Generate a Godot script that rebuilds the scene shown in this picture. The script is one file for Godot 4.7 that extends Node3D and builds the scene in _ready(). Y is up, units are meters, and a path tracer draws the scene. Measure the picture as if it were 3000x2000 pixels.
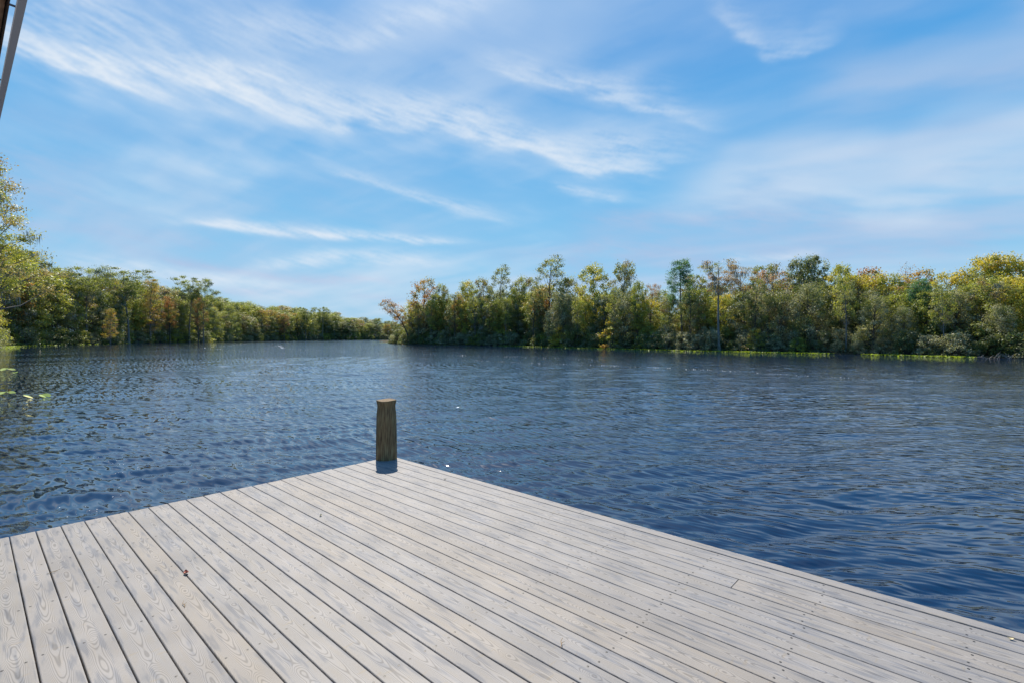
extends Node3D
# A weathered composite dock with one round piling on a wide tannin-dark river, wooded banks, cirrus sky.

const CAM_H := 2.4          # eye above the water
const DECK_Y := 0.9         # deck top above the water
const FPX := 1456.0         # focal length in pixels of the 3000 px wide photograph
const HOR := 985.0          # its horizon row

var rng := RandomNumberGenerator.new()
var M := {}
var P := {}                 # tree prototypes by kind
var used := {}
var rows := []
var nz := {}

# ------------------------------------------------------------------ helpers
func lin(r: float, g: float, b: float) -> Color:
	return Color(r / 255.0, g / 255.0, b / 255.0).srgb_to_linear()

func srgb(r: float, g: float, b: float) -> Color:
	return Color(r, g, b).linear_to_srgb()

func numbered(called: String) -> String:
	if not used.has(called):
		used[called] = 0
		return called
	used[called] += 1
	return "%s_%03d" % [called, used[called]]

func tag(o: Node, label: String, category: String, group := "", kind := "") -> void:
	if label: o.set_meta("label", label)
	if category: o.set_meta("category", category)
	if group: o.set_meta("group", group)
	if kind: o.set_meta("kind", kind)

func thing(called: String, at: Vector3, label: String, category: String, group := "") -> Node3D:
	var o := Node3D.new()
	o.name = numbered(called)
	add_child(o)
	o.position = at
	tag(o, label, category, group)
	return o

func part(called: String, mesh: Mesh, m: Material, parent: Node) -> MeshInstance3D:
	var o := MeshInstance3D.new()
	o.name = called if parent != self else numbered(called)
	o.mesh = mesh
	o.material_override = m
	parent.add_child(o, true)
	return o

func mat(c: Color, rough := 0.8, spec := 0.5) -> StandardMaterial3D:
	var m := StandardMaterial3D.new()
	m.albedo_color = c
	m.roughness = rough
	m.metallic_specular = spec
	return m

func fnl(s: int, freq: float, oct := 4, warp := 0.0) -> FastNoiseLite:
	var n := FastNoiseLite.new()
	n.noise_type = FastNoiseLite.TYPE_SIMPLEX_SMOOTH
	n.seed = s
	n.frequency = freq
	n.fractal_type = FastNoiseLite.FRACTAL_FBM
	n.fractal_octaves = oct
	if warp > 0.0:
		n.domain_warp_enabled = true
		n.domain_warp_amplitude = warp
		n.domain_warp_frequency = freq * 0.6
	return n

func noise_tex(s: int, freq: float, c0: Color, c1: Color, size := 256) -> NoiseTexture2D:
	var t := NoiseTexture2D.new()
	t.width = size
	t.height = size
	t.seamless = true
	t.noise = fnl(s, freq, 5)
	var g := Gradient.new()
	g.set_color(0, c0)
	g.set_color(1, c1)
	t.color_ramp = g
	return t

# photograph pixel column + depth -> world x
func at_px(px: float, z: float) -> Vector3:
	return Vector3((px - 1500.0) / FPX * z, 0.0, -z)

func px_of(p: Vector3) -> float:
	return 1500.0 + p.x / maxf(-p.z, 0.1) * FPX

func curve(pts: Array, x: float) -> float:
	if x <= pts[0][0]: return pts[0][1]
	for i in range(1, pts.size()):
		if x <= pts[i][0]:
			var t: float = (x - pts[i - 1][0]) / (pts[i][0] - pts[i - 1][0])
			return lerpf(pts[i - 1][1], pts[i][1], t)
	return pts[-1][1]

func mesh_of(v: PackedVector3Array, idx: PackedInt32Array, n = null, uv = null, col = null) -> ArrayMesh:
	var a := []
	a.resize(Mesh.ARRAY_MAX)
	a[Mesh.ARRAY_VERTEX] = v
	a[Mesh.ARRAY_INDEX] = idx
	if n != null: a[Mesh.ARRAY_NORMAL] = n
	if uv != null: a[Mesh.ARRAY_TEX_UV] = uv
	if col != null: a[Mesh.ARRAY_COLOR] = col
	var m := ArrayMesh.new()
	m.add_surface_from_arrays(Mesh.PRIMITIVE_TRIANGLES, a)
	return m

# smooth tube through points
func add_tube(v: PackedVector3Array, n: PackedVector3Array, idx: PackedInt32Array, pts: Array, rad: Array, sides: int) -> void:
	var base := v.size()
	for i in pts.size():
		var d: Vector3 = (pts[mini(i + 1, pts.size() - 1)] - pts[maxi(i - 1, 0)]).normalized()
		var a := d.cross(Vector3.RIGHT if absf(d.x) < 0.8 else Vector3.FORWARD).normalized()
		var b := d.cross(a)
		for s in sides:
			var f := TAU * s / sides
			var q := a * cos(f) + b * sin(f)
			v.append(pts[i] + q * rad[i])
			n.append(q)
	for i in pts.size() - 1:
		for s in sides:
			var s2 := (s + 1) % sides
			var p0 := base + i * sides + s
			var p1 := base + i * sides + s2
			idx.append_array(PackedInt32Array([p0, p0 + sides, p1, p1, p0 + sides, p1 + sides]))

# ------------------------------------------------------------------ sky
var bands := []
var patches := []

func setup_sky() -> void:
	# cirrus bands: [ (azimuth, elevation) points in degrees, spread below, spread above, strength, 0 white / 1 lavender grey ]
	bands = [
		[[[-62, 22.0], [-47.2, 22.3], [-44.2, 22.9], [-40.4, 23.4], [-35.8, 23.8], [-31.3, 24.3], [-26.7, 24.0], [-21.7, 23.0], [-17.0, 22.6]], 1.9, 3.4, 0.78, 0],
		[[[-30, 23.2], [-21.7, 22.7], [-15.4, 22.9], [-8.7, 22.8], [-2.8, 22.2], [3.7, 20.6], [9.1, 19.1], [14.9, 18.4], [20.3, 18.5], [24.6, 19.0]], 0.7, 2.4, 0.6, 0],
		[[[-34, 28.5], [-28.3, 28.7], [-20.4, 29.5], [-11.2, 31.9], [-4.8, 33.2], [4, 35.0]], 1.2, 1.6, 0.34, 0],
		[[[-6, 29.6], [-3.8, 29.2], [3.7, 26.9], [10.1, 25.6], [16.7, 23.4], [20.3, 21.9], [24.9, 20.2]], 0.8, 2.2, 0.42, 0],
		[[[-37.5, 10.2], [-33.1, 11.0], [-29.8, 11.2], [-26.7, 10.9], [-21.7, 10.8], [-15.4, 10.6], [-10.7, 10.6], [-2.0, 10.8]], 0.42, 0.62, 0.72, 0],
		[[[-22.0, 17.6], [-16.8, 16.6], [-11.6, 15.2], [-5.8, 14.2], [1.5, 13.4]], 0.45, 0.8, 0.42, 0],
		[[[3.7, 16.9], [8.6, 15.8], [14.0, 15.2]], 0.5, 0.8, 0.4, 0],
		[[[-30.0, 7.1], [-24.2, 8.0], [-18.2, 8.2], [-11.2, 8.3], [-3.8, 7.8]], 0.7, 0.9, 0.5, 0],
		[[[-38.8, 7.8], [-34.8, 7.3], [-31.3, 6.8], [-26.7, 6.2], [-21.7, 6.0], [-15.4, 6.2], [-10.0, 6.0]], 0.45, 0.5, 0.8, 1],
		[[[-44.0, 6.8], [-34.1, 5.9], [-28.6, 5.4], [-21.0, 5.0]], 1.1, 0.7, 0.5, 0],
		[[[-31.5, 4.2], [-25.9, 4.6], [-21.0, 4.5]], 0.4, 0.45, 0.7, 1],
		[[[-19.0, 4.5], [-15.0, 4.4], [-10.5, 4.1]], 0.25, 0.35, 0.4, 1],
		[[[-62.0, 15.0], [-49.2, 14.4], [-45.7, 14.2], [-42.4, 13.3], [-35.6, 12.4]], 2.2, 2.6, 0.5, 1],
		[[[-52.0, 8.6], [-45.2, 8.8], [-40.4, 9.1], [-35.8, 9.1], [-27.0, 9.9]], 0.9, 0.8, 0.45, 1],
		[[[13.0, 15.0], [27.0, 15.4], [32.3, 15.2], [37.3, 14.3], [43.1, 14.2], [62.0, 13.0]], 2.6, 2.6, 0.42, 0, 1],
		[[[27.0, 23.0], [34.0, 23.8], [38.9, 23.6], [44.4, 22.4], [66.0, 21.0]], 2.8, 3.0, 0.5, 1, 1],
		[[[20.5, 31.0], [22.5, 29.7], [26.6, 27.1], [30.5, 26.4], [34.5, 27.6]], 0.4, 1.6, 0.3, 0],
		[[[4.0, 13.4], [8.6, 13.0], [20.3, 12.3], [30.5, 11.6], [50.0, 9.5]], 1.3, 1.2, 0.6, 1],
		[[[-5.0, 9.0], [2.0, 9.4], [11.1, 9.6], [24.6, 8.4], [38.9, 8.2], [60.0, 8.0]], 1.3, 1.1, 0.55, 1],
		[[[22.0, 7.4], [24.6, 8.0], [28.6, 7.8], [33.3, 8.4]], 0.35, 0.6, 0.4, 0],
		[[[-4.0, 5.6], [6.0, 6.8], [14.0, 6.2], [26.0, 5.6]], 0.6, 0.6, 0.4, 1],
	]
	# soft veils: [azimuth, elevation, spread, spread, strength, kind]
	patches = [
		[-30.0, 22.0, 20.0, 7.0, 0.28, 0], [-4.0, 24.0, 18.0, 6.0, 0.24, 0], [12.0, 22.0, 10.0, 4.0, 0.16, 0],
		[36.0, 12.0, 20.0, 6.5, 0.42, 1], [46.0, 20.0, 14.0, 7.0, 0.34, 1], [22.0, 8.0, 26.0, 4.0, 0.38, 1], [-26.0, 13.0, 26.0, 5.0, 0.2, 1], [10.0, 4.0, 40.0, 3.5, 0.22, 0], [-44.0, 11.0, 12.0, 4.5, 0.42, 1], [-34.0, 6.5, 16.0, 3.0, 0.3, 1], [-20.0, 5.0, 26.0, 3.0, 0.22, 0],
	]

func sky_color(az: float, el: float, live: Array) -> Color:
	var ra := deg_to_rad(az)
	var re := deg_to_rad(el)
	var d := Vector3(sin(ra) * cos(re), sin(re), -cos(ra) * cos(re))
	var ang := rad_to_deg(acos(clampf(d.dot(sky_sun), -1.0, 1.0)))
	# clear air
	var c: Color = air[clampi(int(el * 4.0), 0, 359)]
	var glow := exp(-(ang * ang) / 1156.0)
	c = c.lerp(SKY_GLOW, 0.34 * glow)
	var halo := 2.4 * exp(-(ang * ang) / 85.0)  # extra glow added around the sun to brighten the water's reflections
	# generic cirrus on a high sheet
	var k := 1.0 / (d.y + 0.13)
	var px := d.x * k
	var py := d.z * k
	var qx := px * 0.83 + py * 0.56
	var qy := -px * 0.56 + py * 0.83
	var st := n_streak.get_noise_2d(qx * 0.55, qy * 1.9)
	var fi := n_fine.get_noise_2d(qx * 1.3 + 7.0, qy * 4.2)
	var bg := n_big.get_noise_2d(px * 0.45 + 3.0, py * 0.45)
	var veil := smoothstep(-0.25, 0.7, st * 0.7 + fi * 0.3 + bg * 0.6) * 0.40 * (0.24 + 0.6 * glow)
	var white := 1.0 - veil
	var grey := 1.0
	if live.size():
		var w1 := n_wob.get_noise_2d(az * 0.045, el * 0.12)
		var w2 := n_fine.get_noise_2d(az * 0.09 + 31.0, el * 0.42 + az * 0.08)
		var w3 := n_fine.get_noise_2d(az * 0.22 + 5.0, el * 0.95 + az * 0.2)
		var w4 := n_fine.get_noise_2d(az * 0.34 + 60.0, el * 2.7 + az * 0.62)
		var tex := clampf(0.84 + 0.55 * w2 + 0.45 * w3 + 0.55 * w4, 0.08, 1.3)
		for b: PackedFloat32Array in live:
			var dd := el - b[0] + w1 * (b[1] + b[2]) * 0.6 + w2 * 0.45 * b[2]
			var w := b[1] if dd < 0.0 else b[2]
			dd /= w
			if dd > 2.6 or dd < -2.6: continue
			var s := b[3] * exp(-dd * dd) * (tex if b[5] < 0.5 else clampf(0.9 + 0.8 * st + 0.5 * w2, 0.0, 1.5) if b[5] < 1.5 else 1.0 + 0.35 * w2)
			if b[4] < 0.5: white *= 1.0 - minf(s, 0.95)
			else: grey *= 1.0 - minf(s, 0.9)
	c = c.lerp(SKY_GREY, 1.0 - grey)
	c = c.lerp(SKY_WHITE, 1.0 - white)
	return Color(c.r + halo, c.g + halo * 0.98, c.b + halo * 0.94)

const SKY_W := 2560
var sky_sun := Vector3.UP
var air := []
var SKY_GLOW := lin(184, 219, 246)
var SKY_GREY := lin(168, 194, 229)
var SKY_WHITE := lin(226, 236, 247)
var n_streak := fnl(11, 1.0, 4, 0.25)
var n_big := fnl(12, 1.0, 3)
var n_fine := fnl(13, 1.0, 4, 0.4)
var n_wob := fnl(14, 1.0, 3)

func sky_live(az: float) -> Array:
	var live := []
	for b in bands:
		var a0: float = b[0][0][0]
		var a1: float = b[0][-1][0]
		if az < a0 or az > a1: continue
		var ends := smoothstep(0.0, 0.22, (az - a0) / (a1 - a0)) * smoothstep(0.0, 0.3, (a1 - az) / (a1 - a0))
		live.append(PackedFloat32Array([curve(b[0], az), b[1], b[2], b[3] * ends, b[4], 0.0 if b.size() < 6 else 2.0]))
	for b in patches:
		var s: float = b[4] * exp(-pow((az - b[0]) / b[2], 2.0))
		if s > 0.01: live.append(PackedFloat32Array([b[1], b[3], b[3], s, b[5], 1.0]))
	return live

func sky_image() -> ImageTexture:
	setup_sky()
	for i in 360:
		var el := (i + 0.5) / 4.0
		var c := lin(164, 206, 233)
		c = c.lerp(lin(136, 201, 240), smoothstep(0.0, 10.0, el))
		c = c.lerp(lin(90, 174, 233), smoothstep(6.0, 22.0, el))
		c = c.lerp(lin(58, 147, 221), smoothstep(17.0, 33.0, el))
		c = c.lerp(lin(38, 104, 192), smoothstep(35.0, 80.0, el))
		air.append(c)
	# the whole sky at an eighth of the size, then the part in view in full
	var cw := SKY_W / 8
	var coarse := Image.create_empty(cw, cw / 2, false, Image.FORMAT_RGBF)
	coarse.fill(Color(0.10, 0.13, 0.15))
	for x in cw:
		var az := (x + 0.5) / cw * 360.0 - 180.0
		var live := sky_live(az)
		for y in cw / 4 + 1:
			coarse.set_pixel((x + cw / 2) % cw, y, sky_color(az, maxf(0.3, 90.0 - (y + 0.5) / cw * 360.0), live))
	coarse.resize(SKY_W, SKY_W / 2, Image.INTERPOLATE_CUBIC)
	var x0 := int(SKY_W * (180.0 - 54.0) / 360.0)
	var x1 := int(SKY_W * (180.0 + 54.0) / 360.0)
	var y0 := int(SKY_W * (90.0 - 38.0) / 360.0)
	for x in range(x0, x1):
		var az := (x + 0.5) / SKY_W * 360.0 - 180.0
		var live := sky_live(az)
		for y in range(y0, SKY_W / 4 + 2):
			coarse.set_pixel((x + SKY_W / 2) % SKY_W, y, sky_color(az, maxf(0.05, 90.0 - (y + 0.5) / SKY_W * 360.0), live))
	return ImageTexture.create_from_image(coarse)

# ------------------------------------------------------------------ water
var waves := []
var gust: FastNoiseLite
var ang_list := PackedFloat32Array()
var ring_list := PackedFloat32Array()

func setup_waves() -> void:
	var r := RandomNumberGenerator.new()
	r.seed = 77
	gust = fnl(21, 0.03, 3)
	var n := 34
	for i in n:
		var lam := 0.17 * pow(14.0, pow(float(i) / (n - 1), 1.35))     # 0.17 .. 2.4 m
		var spread := 0.95 if lam < 0.8 else 0.6
		var dirn := deg_to_rad(10.0) + r.randfn(0.0, spread * 0.36)        # 0 = travelling towards +z
		var k := TAU / lam
		var slope := 0.037 * (1.0 if lam < 0.9 else 0.6) * r.randf_range(0.7, 1.3)
		waves.append([Vector2(sin(dirn), cos(dirn)) * k, slope / k, r.randf() * TAU, lam, slope])

func water_row(i: int) -> Array:
	var R := ring_list[i]
	var dr := (ring_list[i + 1] - R) if i + 1 < ring_list.size() else 50.0
	var v := PackedVector3Array()
	var n := PackedVector3Array()
	var uv := PackedVector2Array()
	var cell := maxf(dr, R * 0.0035)
	var kx := PackedFloat32Array()
	var ky := PackedFloat32Array()
	var am := PackedFloat32Array()
	var ph := PackedFloat32Array()
	var q := PackedFloat32Array()
	for w in waves:
		var f := smoothstep(4.0, 7.0, w[3] / cell)
		if f > 0.01:
			kx.append(w[0].x); ky.append(w[0].y); am.append(w[1] * f); ph.append(w[2]); q.append(w[3] / TAU * 0.8)
	var nw := kx.size()
	for a in ang_list:
		var x := sin(a) * R
		var z := -cos(a) * R
		var g := clampf(1.0 + 0.9 * gust.get_noise_2d(x, z * 0.6), 0.45, 1.35)
		var y := 0.0
		var ox := 0.0
		var oz := 0.0
		var nx := 0.0
		var nzz := 0.0
		for j in nw:
			var p := kx[j] * x + ky[j] * z + ph[j]
			y += am[j] * cos(p)
			var s := am[j] * sin(p)
			var sx := kx[j] * s
			var sz := ky[j] * s
			nx += sx
			nzz += sz
			ox += sx * q[j]
			oz += sz * q[j]
		v.append(Vector3(x + ox * g, y * g, z + oz * g))
		n.append(Vector3(nx * g, 1.0, nzz * g).normalized())
		var wx := x + 3.2 * gust.get_noise_2d(x * 1.3 + 90.0, z * 1.3)
		var wz := z + 3.2 * gust.get_noise_2d(x * 1.3, z * 1.3 + 170.0)
		uv.append(Vector2(wx * 0.94 + wz * 0.34, wz * 0.94 - wx * 0.34) / 11.0)
	return [v, n, uv]

var tex_waves := []
const WN := 1024
func normal_row(yy: int) -> void:
	var out := PackedByteArray()
	out.resize(WN * 3)
	var lut := sin_lut
	var nw := tex_waves.size()
	var kx := PackedInt32Array()
	var ph := PackedInt32Array()
	var sx := PackedFloat32Array()
	var sy := PackedFloat32Array()
	for w in tex_waves:
		kx.append(w[0])
		ph.append(posmod(w[1] * yy + w[2], WN))
		sx.append(w[3])
		sy.append(w[4])
	for x in WN:
		var gx := 0.0
		var gy := 0.0
		for j in nw:
			var c := lut[ph[j]]
			gx += sx[j] * c
			gy += sy[j] * c
			ph[j] = (ph[j] + kx[j]) & (WN - 1)
		var il := 1.0 / sqrt(gx * gx + gy * gy + 1.0)
		out[x * 3] = clampi(int((-gx * il * 0.5 + 0.5) * 255.0 + 0.5), 0, 255)
		out[x * 3 + 1] = clampi(int((-gy * il * 0.5 + 0.5) * 255.0 + 0.5), 0, 255)
		out[x * 3 + 2] = clampi(int((il * 0.5 + 0.5) * 255.0 + 0.5), 0, 255)
	rows[yy] = out

var sin_lut := PackedFloat32Array()
func ripple_normals() -> ImageTexture:
	var r := RandomNumberGenerator.new()
	r.seed = 5
	for i in WN: sin_lut.append(sin(TAU * i / WN))
	for i in 38:
		var cyc := 18.0 * pow(7.6, i / 37.0)                    # cycles over the 11 m tile: 0.6 .. 0.08 m
		var a := deg_to_rad(90.0 - 10.0 + 20.0) + r.randfn(0.0, 0.42)
		var kx := int(round(cos(a) * cyc))
		var ky := int(round(sin(a) * cyc))
		var k := sqrt(float(kx * kx + ky * ky))
		if k < 1.0: continue
		var s := (0.016 + 0.017 * i / 37.0) * r.randf_range(0.6, 1.3)
		tex_waves.append([posmod(kx, WN), posmod(ky, WN), r.randi() % WN, s * kx / k, s * ky / k])
	rows = []
	rows.resize(WN)
	for i in WN: normal_row(i)
	var all := PackedByteArray()
	for q in rows: all.append_array(q)
	return ImageTexture.create_from_image(Image.create_from_data(WN, WN, false, Image.FORMAT_RGB8, all))

func build_water() -> void:
	setup_waves()
	var a := -180.0
	while a < 180.0 - 0.01:
		ang_list.append(deg_to_rad(a))
		a += 0.2 if absf(a) < 52.0 else 2.0
	var R := 1.2
	ring_list.append(0.05)
	while R < 3200.0:
		ring_list.append(R)
		R += maxf(0.03, R * 0.0056) if R < 62.0 else (R * 0.02 if R < 320.0 else R * 0.18)
	rows = []
	for i in ring_list.size(): rows.append(water_row(i))
	var v := PackedVector3Array()
	var n := PackedVector3Array()
	var uv := PackedVector2Array()
	for r in rows:
		v.append_array(r[0])
		n.append_array(r[1])
		uv.append_array(r[2])
	var idx := PackedInt32Array()
	var na := ang_list.size()
	for i in ring_list.size() - 1:
		for j in na:
			var j2 := (j + 1) % na
			var p := i * na + j
			var q := i * na + j2
			idx.append(p); idx.append(p + na); idx.append(q)
			idx.append(q); idx.append(p + na); idx.append(q + na)
	var m := mat(srgb(0.003, 0.011, 0.036), 0.03, 0.66)
	m.normal_enabled = true
	m.normal_texture = ripple_normals()
	m.normal_scale = 1.0
	m.clearcoat_enabled = true
	m.clearcoat = 0.06
	m.clearcoat_roughness = 0.12
	M.water = m
	var o := part("river_water", mesh_of(v, idx, n, uv), m, self)
	tag(o, "wide rippled dark blue river running between the wooded banks", "river", "", "structure")

# ------------------------------------------------------------------ land
const POINT_SHORE := [[-70, -262], [-56, -215], [-47, -186], [-31, -147], [-14, -134], [0, -125], [14, -103], [33, -80], [45, -70], [53, -58], [57, -54], [74, -42], [100, -34], [160, -24]]
const LONG_SHORE := [[-26, 30], [-27, 0], [-34, -20], [-70, -60], [-98, -92], [-121, -117], [-124, -135], [-134, -172], [-133, -206], [-141, -250], [-142, -292], [-132, -345], [-112, -372], [-60, -405], [10, -440], [140, -480]]

func land(called: String, shore: Array, side: float, label: String) -> void:
	var prof := [[-1.5, -0.5], [-0.2, -0.08], [0.5, 0.12], [3.0, 0.35], [12.0, 0.6], [60.0, 0.9], [260.0, 1.2]]
	var pts := []
	for i in shore.size() - 1:
		var p := Vector2(shore[i][0], shore[i][1])
		var q := Vector2(shore[i + 1][0], shore[i + 1][1])
		var k := maxi(1, int(p.distance_to(q) / 3.0))
		for j in k: pts.append(p.lerp(q, float(j) / k))
	var v := PackedVector3Array()
	var idx := PackedInt32Array()
	var nn := fnl(31, 0.11, 3)
	for i in pts.size():
		var d: Vector2 = (pts[mini(i + 4, pts.size() - 1)] - pts[maxi(i - 4, 0)]).normalized()
		var out := Vector2(-d.y, d.x) * side
		for pr in prof:
			var wob := nn.get_noise_2d(pts[i].x, pts[i].y) * (1.4 if pr[0] < 20.0 else 0.0)
			var q: Vector2 = pts[i] + out * (pr[0] + wob)
			v.append(Vector3(q.x, pr[1] + (nn.get_noise_2d(q.x * 2.0, q.y * 2.0) * 0.25 if pr[0] > 1.0 else 0.0), q.y))
	var w := prof.size()
	for i in pts.size() - 1:
		for j in w - 1:
			var a := i * w + j
			idx.append_array(PackedInt32Array([a, a + w, a + 1, a + 1, a + w, a + w + 1]))
	var o := part(called, mesh_of(v, idx), M.soil, self)
	tag(o, label, "ground", "", "structure")

# ------------------------------------------------------------------ trees
func leaf_into(v: PackedVector3Array, idx: PackedInt32Array, col: PackedColorArray, p: Vector3, nrm: Vector3, roll: float, ln: float, wd: float, c: Color) -> void:
	var a := nrm.cross(Vector3(0.31, 0.9, 0.27)).normalized()
	var b := nrm.cross(a)
	var cr := cos(roll)
	var sr := sin(roll)
	var u := a * cr + b * sr
	var w := (b * cr - a * sr) * wd
	var o := v.size()
	v.append(p - u * ln)
	v.append(p + w)
	v.append(p + u * ln)
	v.append(p - w)
	for i in 4: col.append(c)
	idx.append(o); idx.append(o + 1); idx.append(o + 2)
	idx.append(o); idx.append(o + 2); idx.append(o + 3)

func profile(kind: String, t: float) -> float:
	match kind:
		"round": return sqrt(maxf(0.0, 1.0 - pow(t * 1.75 - 0.82, 2.0))) * 0.98 + 0.05
		"flat": return 0.45 + 0.62 * smoothstep(0.0, 0.85, t)
		"cone": return maxf(0.12, 1.0 - t * 0.85)
		"pine": return maxf(0.22, 1.0 - absf(t - 0.35) * 0.95)
		"dome": return sqrt(maxf(0.03, 1.0 - t * t * 0.92))
		"column": return 0.9 - 0.55 * t * t
	return 1.0

func make_tree(s: int, o: Dictionary) -> Dictionary:
	var r := RandomNumberGenerator.new()
	r.seed = s
	var h: float = o.h
	var lo: float = o.get("lo", 0.3)
	var R: float = o.get("r", 3.5)
	var nclump: int = o.get("clumps", 46)
	var cr: float = o.get("cr", 1.15)
	var flat: float = o.get("flat", 0.72)
	var per: int = o.get("per", 150)
	var ls: float = o.get("leaf", 0.17)
	var slim: float = o.get("slim", 0.6)
	var pal: Array = o.pal
	var tr: float = o.get("trunk", 0.24)
	var lean: Vector2 = o.get("lean", Vector2(r.randf_range(-0.05, 0.05), r.randf_range(-0.05, 0.05)))
	var shape: String = o.get("shape", "round")
	var moss: int = o.get("moss", 0)
	var tv := PackedVector3Array()
	var tn := PackedVector3Array()
	var ti := PackedInt32Array()
	var path := []
	var rad := []
	var stems: int = o.get("stems", 1)
	var bend := Vector2(r.randf_range(-0.4, 0.4), r.randf_range(-0.4, 0.4))
	for i in 11:
		var t := i / 10.0
		var wob := Vector2(sin(t * 5.0 + bend.x * 9.0), cos(t * 4.0 + bend.y * 9.0)) * 0.018 * h * t
		path.append(Vector3(lean.x * h * t * t + wob.x, h * t * 0.95 - 0.35 * (1.0 - t), lean.y * h * t * t + wob.y))
		rad.append(tr * pow(1.0 - t * 0.93, 0.8) * (1.0 + 0.7 * exp(-t * 22.0)))
	if stems == 1: add_tube(tv, tn, ti, path, rad, 7)
	var v := PackedVector3Array()
	var idx := PackedInt32Array()
	var col := PackedColorArray()
	var mv := PackedVector3Array()
	var mi := PackedInt32Array()
	var mc := PackedColorArray()
	var ang := r.randf() * TAU
	for i in nclump:
		var t := (i + r.randf()) / nclump
		var hh := lo + (1.0 - lo) * t
		ang += 2.399 + r.randf_range(-0.5, 0.5)
		var rr := profile(shape, t) * R * (0.22 + 0.78 * sqrt(r.randf()))
		var f := hh * 10.0
		var ax: Vector3 = path[mini(int(f), 9)].lerp(path[mini(int(f) + 1, 10)], f - floorf(f))
		var c := Vector3(ax.x + cos(ang) * rr, maxf(0.25, hh * h + r.randf_range(-0.25, 0.25)), ax.z + sin(ang) * rr)
		# limb
		var f0 := maxf(0.06, hh - rr / h * o.get("rise", 0.55) - 0.03) * 10.0
		var root: Vector3 = path[mini(int(f0), 9)].lerp(path[mini(int(f0) + 1, 10)], f0 - floorf(f0))
		if stems > 1: root = Vector3(r.randf_range(-0.4, 0.4), -0.2, r.randf_range(-0.4, 0.4))
		var lr := tr * (0.30 if stems == 1 else 0.5) * (1.0 - hh * 0.55)
		var mid := root.lerp(c, 0.5) + Vector3(r.randf_range(-0.2, 0.2), r.randf_range(-0.25, 0.12) * rr, r.randf_range(-0.2, 0.2))
		add_tube(tv, tn, ti, [root, mid, c], [lr, lr * 0.6, lr * 0.18], 4)
		for q in 2:
			var tip := c + Vector3(r.randf_range(-1, 1), r.randf_range(-0.3, 0.7), r.randf_range(-1, 1)) * cr * 1.1
			add_tube(tv, tn, ti, [mid.lerp(c, 0.6), tip], [lr * 0.35, lr * 0.1], 3)
		var size := cr * r.randf_range(0.65, 1.35)
		var tone: Color = pal[r.randi() % pal.size()]
		var tone2: Color = pal[r.randi() % pal.size()]
		var lobe := Vector3(r.randf_range(0.75, 1.35), flat * r.randf_range(0.75, 1.25), r.randf_range(0.75, 1.35)) * size
		var nl := int(per * r.randf_range(0.55, 1.3))
		for j in nl:
			var d := Vector3(r.randfn(), r.randfn(), r.randfn()).normalized()
			var q := pow(r.randf(), 0.42) * (1.0 + 0.45 * sin(d.x * 5.0 + i) * sin(d.z * 5.0 + d.y * 4.0))
			if r.randf() < 0.07: q *= 1.4
			var p := c + d * lobe * q
			if p.y < 0.05: p.y = 0.05 + r.randf() * 0.2
			var nr := (d * 0.5 + Vector3(0, 0.45, 0) + Vector3(r.randfn(), r.randfn(), r.randfn()) * 0.55).normalized()
			var k := r.randf_range(0.72, 1.28)
			var cc := tone.lerp(tone2, r.randf() * 0.7)
			var l := ls * r.randf_range(0.6, 1.35)
			leaf_into(v, idx, col, p, nr, r.randf() * TAU, l, l * slim, Color(cc.r * k, cc.g * k, cc.b * k))
		if moss > 0 and i % maxi(1, nclump / moss) == 0:
			for j in 40:
				var p := c + Vector3(r.randf_range(-1, 1), r.randf_range(-0.5, 0.3), r.randf_range(-1, 1)) * size * 0.9
				var ln := r.randf_range(0.35, 1.3)
				var w: float = r.randf_range(0.015, 0.05) * o.get("mossw", 1.0)
				var aa := r.randf() * TAU
				var e := Vector3(cos(aa), 0, sin(aa)) * w
				var b0 := mv.size()
				mv.append(p - e); mv.append(p + e)
				mv.append(p + e * 1.2 + Vector3(0, -ln * 0.5, 0)); mv.append(p - e * 1.2 + Vector3(0, -ln * 0.5, 0))
				mv.append(p + Vector3(r.randf_range(-0.1, 0.1), -ln, 0))
				var g := r.randf_range(0.75, 1.2)
				for z in 5: mc.append(Color(0.34 * g, 0.32 * g, 0.27 * g))
				mi.append_array(PackedInt32Array([b0, b0 + 1, b0 + 2, b0, b0 + 2, b0 + 3, b0 + 3, b0 + 2, b0 + 4]))
	return {"h": h, "trunk": mesh_of(tv, ti, tn), "crown": mesh_of(v, idx, null, null, col), "moss": mesh_of(mv, mi, null, null, mc) if mv.size() else null, "bark": o.get("bark", "bark")}

const GOLD := Color(0.600, 0.480, 0.085)
const YELLOW := Color(0.470, 0.465, 0.085)
const LIME := Color(0.370, 0.425, 0.110)
const OLIVE := Color(0.265, 0.300, 0.085)
const DEEP := Color(0.125, 0.175, 0.070)
const GREY := Color(0.320, 0.330, 0.225)
const SILVER := Color(0.500, 0.510, 0.380)
const PINE := Color(0.081, 0.196, 0.110)
const PINE2 := Color(0.138, 0.276, 0.110)
const RUST := Color(0.430, 0.200, 0.090)
const AMBER := Color(0.621, 0.345, 0.110)
const MAUVE := Color(0.460, 0.287, 0.230)
const BROWN := Color(0.340, 0.245, 0.135)

var specs := {}
var jobs := []

func tree_job(i: int) -> void:
	var j: Array = jobs[i]
	var made := make_tree(j[1], j[2])
	P[j[0]][j[3]] = made

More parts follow.
